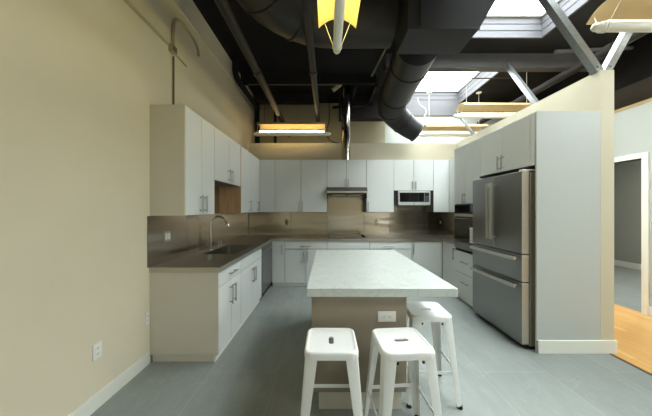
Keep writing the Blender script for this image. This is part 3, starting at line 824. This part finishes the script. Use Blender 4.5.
pendant('linear pendant below the far skylight beyond the right partition, nearer of two', (3.15, 4.72, 3.2), 0, .6, HC-3.2, rgb=(1, .85, .6))
pendant('linear pendant farthest back below the far skylight', (2.86, 5.72, 3.14), 0, .6, HC-3.14, rgb=(1, .85, .6))
pendant('linear pendant at the top right corner above the partition end', (3.17, 2.27, 3.10), 0, .3, HC-3.10, cords=('cord_white', 'cord_black'), rgb=(1, .85, .6))

# ------------------------------------------------------------------ roof services
def rib(pts, r, every):
    """radius list with raised seams"""
    return pts, r
def round_duct(label, path, radii, seams, mat, name='round_duct'):
    t = thing(name, label, 'duct', (0, 0, 0))
    bm = bmesh.new(); tube(bm, path, radii, 32); obj('duct_run', bm, mat, t)
    for i in seams:
        p = Vector(path[i]); d = (Vector(path[min(i+1, len(path)-1)])-Vector(path[max(i-1, 0)])).normalized()
        rr_ = radii[i] if isinstance(radii, list) else radii
        bm = bmesh.new(); tube(bm, [p-d*.015, p-d*.012, p+d*.012, p+d*.015], [rr_+.001, rr_+.012, rr_+.012, rr_+.001], 32, True); obj('seam_band', bm, mat, t)
    return t
XD, RD = -.68, .76; YD = 2.90-RD
ZD = 3.66
P = [(XD, -1.5, ZD), (XD, .6, ZD), (XD, YD, ZD)]
for k in range(1, 8):
    a = PI - (PI/2)*k/8; P.append((XD+RD*(1+math.cos(a)), YD+RD*math.sin(a), ZD))
P += [(XD+RD, 2.90, ZD), (.74, 2.90, ZD)]
round_duct('big dark round duct curving overhead from the left toward the box plenum', P, .30, [2, 4, 7], 'duct')
bm = bmesh.new()
poly = [(.745, 3.13), (1.40, 3.13), (1.57, 3.42), (1.50, HC-.0005), (.745, HC-.0005)]
loft(bm, [[(x, 2.34, z) for x, z in poly], [(x, 2.98 if z > 3.5 else 2.72, z) for x, z in poly]])
t = thing('duct_plenum', 'dark rectangular duct box with flared side under the near skylight', 'duct', (0, 0, 0))
obj('box', bm, 'duct_grey', t, .004)
bm = bmesh.new(); box(bm, .75, 1.405, 2.328, 2.339, 3.125, 3.14); obj('flange', bm, 'duct_grey', t, .002)
bm = bmesh.new(); box(bm, .86, .885, 2.33, 2.339, 3.165, 3.9); obj('seam_band', bm, 'duct_grey', t)
P = smooth_path([(1.08, 3.0, 3.42), (1.11, 3.4, 3.42), (1.15, 4.05, 3.42), (1.18, 4.55, 3.41), (1.28, 4.90, 3.34), (1.56, 5.08, 3.17), (1.80, 5.13, 3.03)], 5)
R = [.255 - .065*max(0, (i/(len(P)-1)-.55)/.45) for i in range(len(P))]
t = round_duct('thick dark round duct running back beside the far skylight and bending right', P, R, [5, 12, 18, 24], 'duct_grey')
e = Vector(P[-1]); d = (e-Vector(P[-2])).normalized()
bm = bmesh.new(); tube(bm, [e+d*.002, e+d*.02, e+d*.03], [.194, .200, .200], 32); obj('outlet_collar', bm, 'black_plastic', t)

def pipe(label, pts, r, mat='pipe', cat='pipe', name='roof_pipe', n=14, couplings=()):
    t = thing(name, label, cat, (0, 0, 0))
    bm = bmesh.new(); tube(bm, pts, r, n); obj('pipe_run', bm, mat, t)
    for p, dd in couplings:
        p = Vector(p); dd = Vector(dd).normalized()
        bm = bmesh.new(); tube(bm, [p-dd*.05, p+dd*.05], r*1.22, n); obj('coupling', bm, mat, t)
    return t
pipe('thick dark pipe under the roof running back on the left', [(-.93, -1, 3.305), (-.93, 6.28, 3.305)], .052, couplings=[((-.93, 3.4, 3.305), (0,1,0)), ((-.93, 5.6, 3.305), (0,1,0))])
pipe('dark pipe under the roof running straight back left of the end-on lamp', [(-.185, -1, 3.305), (-.185, 6.28, 3.305)], .043, couplings=[((-.185, 3.4, 3.305), (0,1,0)), ((-.185, 5.6, 3.305), (0,1,0))])
pipe('black pipe dropping from the roof and turning back along the left wall', smooth_path([(-1.6, 4.42, 4.09), (-1.6, 4.42, 3.9), (-1.59, 4.47, 3.80), (-1.58, 4.6, 3.76), (-1.57, 5.1, 3.75), (-1.56, 5.75, 3.75)], 5), .05, 'black_deck')
pipe('dark grey pipe running back above the hallway on the right', [(3.80, .5, 3.62), (3.80, 6.34, 3.62)], .06, 'dark_beam', couplings=[((3.8, 3.4, 3.62), (0,1,0))])
pipe('grey pipe running crosswise above the hallway between the braces', [(3.55, 3.95, 3.92), (4.74, 3.95, 3.98)], .03, 'grey_beam')
pipe('pale thin conduit crossing under the roof above the crosswise lamp', [(-1.55, 5.0, 3.92), (.3, 5.0, 3.92)], .012, 'conduit_dark', 'conduit', 'thin_conduit', 8)
pipe('thin dark rod crossing in front of the far skylight', [(1.25, 4.52, 3.80), (3.5, 4.52, 3.80)], .010, 'dark_beam', 'rod', 'hanger_rod', 8)

pipe('thin dark rod slanting up to the roof left of the duct box', [(.80, 4.55, 3.86), (.98, 3.95, 4.095)], .016, 'conduit_dark', 'rod', 'hanger_rod', 8)
pipe('dark pipe crossing under the roof between the steel duct and the round duct', [(.12, 5.62, 3.72), (1.0, 5.62, 3.78)], .03, 'black_deck')

def strut(label, a, b, w=.07, group='strut braces on the partition'):
    """strut channel: a C section swept from a to b"""
    t = thing('strut_brace', label, 'brace', a, 0, group)
    d = Vector(b)-Vector(a); ln = d.length; d.normalize()
    s = d.cross(Vector((0, 1, 0))).normalized(); u = Vector((0, 1, 0)); u = (u - d*u.dot(d)).normalized()
    h = w/2; th = .005
    prof = [(-h, -h), (h, -h), (h, h), (h*.5, h), (h*.5, h-th), (h-th, h-th), (h-th, -h+th), (-h+th, -h+th), (-h+th, h-th), (-h*.5, h-th), (-h*.5, h), (-h, h)]
    bm = bmesh.new(); loft(bm, [[s*x+u*y for x, y in prof], [d*ln+s*x+u*y for x, y in prof]])
    obj('channel', bm, 'galv', t)
    bm = bmesh.new(); box(bm, -.05, .05, -.04, .04, -.0005 if True else 0, .008); obj('foot_plate', bm, 'galv', t, .001)
    bm = bmesh.new(); tube(bm, [d*.06-u*(h+.012), d*.06-u*h], .014, 6); obj('bolt', bm, 'galv', t)
    return t
strut('galvanised strut leaning left from the partition end up to the roof', (2.835, 2.66, HP+.001), (1.99, 2.66, HC))
strut('bright galvanised strut leaning right from the partition end up to the roof', (2.905, 2.66, HP+.001), (3.56, 2.66, HC))
strut('grey strut farther back leaning from the partition top to the cross beam', (2.90, 3.50, HP+.001), (3.02, 4.27, 3.90), .06)
strut('short strut farthest back rising off the partition top', (2.88, 4.95, HP+.001), (2.90, 5.6, 3.55), .045)

# conduit and box on the left wall
x = XL+.013
pipe('beige conduit running level along the left wall to the junction box', [(x, 0.2, 3.23), (x, 2.70, 3.23)], .014, 'conduit', 'conduit', 'wall_conduit', 10)
pipe('thin dark conduit dropping down the left wall to the cabinet top', [(x, 2.80, 3.155), (x, 2.80, 2.3)], .0095, 'conduit_dark', 'conduit', 'wall_conduit', 10)
pipe('short conduit leaving the far side of the junction box', [(x, 2.842, 3.2), (x, 2.9, 3.2), (x, 3.05, 3.19)], .010, 'conduit', 'conduit', 'wall_conduit', 10)
pts = [(x, 2.79, 3.276), (x, 2.79, 3.42), (x, 2.82, 3.56), (x, 2.92, 3.635), (x, 3.08, 3.64), (x, 3.24, 3.62), (x, 3.33, 3.56), (x+.002, 3.34, 3.49)]
pipe('flexible conduit arching up and over from the junction box', smooth_path(pts, 5), .019, 'conduit', 'conduit', 'flexible_conduit', 10)
t = thing('junction_box', 'small junction box where the wall conduits meet high on the left wall', 'junction box', (XL, 2.77, 3.215))
bx('box', 'conduit', t, .0005, .045, -.045, .045, -.04, .04, bevel=.003)
bx('lid', 'conduit_dark', t, .0452, .048, -.038, .038, -.033, .033, bevel=.001)
# a small roof flood lamp and smoke head among the beams
t = thing('spot_lamp', 'small pale spot lamp angled from the roof beside the steel duct', 'lamp', (.2, 5.2, HC-.001))
bm = bmesh.new(); tube(bm, [(0,0,0), (0,0,-.1)], .012, 10); obj('stem', bm, 'conduit_dark', t)
bm = bmesh.new(); tube(bm, [(.08, 0, -.08), (-.08, -.02, -.20)], [.035, .045], 16); obj('lamp_head', bm, 'conduit', t)
t = thing('smoke_detector', 'tiny white detector head under the roof near the left pipes', 'detector', (-1.2, 5.02, 3.905))
bm = bmesh.new(); tube(bm, [(0,0,0), (0,0,-.03), (0,0,-.05)], [.045, .045, .03], 16); obj('cap', bm, 'white_plastic', t)
# cable hanging behind the partition, and an added unseen lamp lighting the side room
bm = bmesh.new(); tube(bm, smooth_path([(.04, 5.75, 4.099), (.05, 5.74, 3.5), (0.0, 5.70, 3.25), (.06, 5.62, 3.0), (.3, 5.57, 2.911), (.6, 5.58, 2.912), (1.0, 5.56, 2.911), (1.4, 5.57, 2.911)], 5), .010, 8)
tag(obj('cable', bm, 'cord_black'), 'loose black cable drooping along the top of the back partition', 'cable')
bm = bmesh.new(); tube(bm, smooth_path([(2.1, 5.9, 4.05), (2.16, 5.9, 3.9), (2.3, 5.88, 3.75), (2.2, 5.86, 3.5), (2.28, 5.84, 3.36)], 5), .009, 8)
tag(obj('cable', bm, 'cord_white'), 'wavy white cable hanging from the far skylight edge', 'cable')
t = thing('ceiling_lamp', 'square panel lamp on the side room ceiling beyond the doorway', 'lamp', (6.2, 4.5, 2.9595))
bx('frame', 'trim', t, -.32, .32, -.32, .32, -.03, 0)
bx('diffuser', emitter('panel_glow', (1, .97, .9), 24), t, -.29, .29, -.29, .29, -.035, -.0305)

# ------------------------------------------------------------------ daylight
W = bpy.data.worlds.new('overcast_sky'); bpy.context.scene.world = W; W.use_nodes = True
bg = W.node_tree.nodes['Background']
bg.inputs['Color'].default_value = (.955, 1.0, 1.02, 1)
nt = W.node_tree       # overcast sky: brightest overhead, dimmer towards the horizon
wc = nt.nodes.new('ShaderNodeTexCoord'); ws = nt.nodes.new('ShaderNodeSeparateXYZ'); wm = nt.nodes.new('ShaderNodeMapRange')
nt.links.new(wc.outputs['Generated'], ws.inputs[0]); nt.links.new(ws.outputs['Z'], wm.inputs['Value'])
wm.inputs['From Min'].default_value = 0; wm.inputs['From Max'].default_value = .75
wm.inputs['To Min'].default_value = 2.7; wm.inputs['To Max'].default_value = 11.5
nt.links.new(wm.outputs['Result'], bg.inputs['Strength'])
def portal(name, loc, rot, sx, sy):
    l = bpy.data.lights.new(name, 'AREA'); l.shape = 'RECTANGLE'; l.size = sx; l.size_y = sy
    l.cycles.is_portal = True
    o = bpy.data.objects.new(name, l); COL.objects.link(o); o.location = loc; o.rotation_euler = rot
for i, (a, b) in enumerate(SKY):
    SX0, SX1 = SKX[i]
    portal('skylight_portal', ((SX0+SX1)/2, (a+b)/2, HG+.07), (0, 0, 0), SX1-SX0, b-a)
portal('clerestory_portal', (4.88, 1.95, 3.56), (PI/2, 0, PI/2), 3.3, 1.05)
portal('window_portal', (3.65, YN-.13, 1.6), (PI/2, 0, 0), .9, 1.4)

# ------------------------------------------------------------------ camera
cam = bpy.data.cameras.new('camera'); co = bpy.data.objects.new('camera', cam); COL.objects.link(co)
co.location = (0, 0, 1.475); co.rotation_euler = (PI/2, 0, 0)
cam.sensor_fit = 'HORIZONTAL'; cam.sensor_width = 36; cam.lens = 254/652*36
cam.shift_x = -1/652; cam.shift_y = 1/652; cam.clip_start = .05
sc = bpy.context.scene; sc.camera = co
sc.view_settings.view_transform = 'Standard'; sc.view_settings.look = 'None'
sc.view_settings.exposure = 1.36; sc.view_settings.gamma = 1; sc.view_settings.use_curve_mapping = False
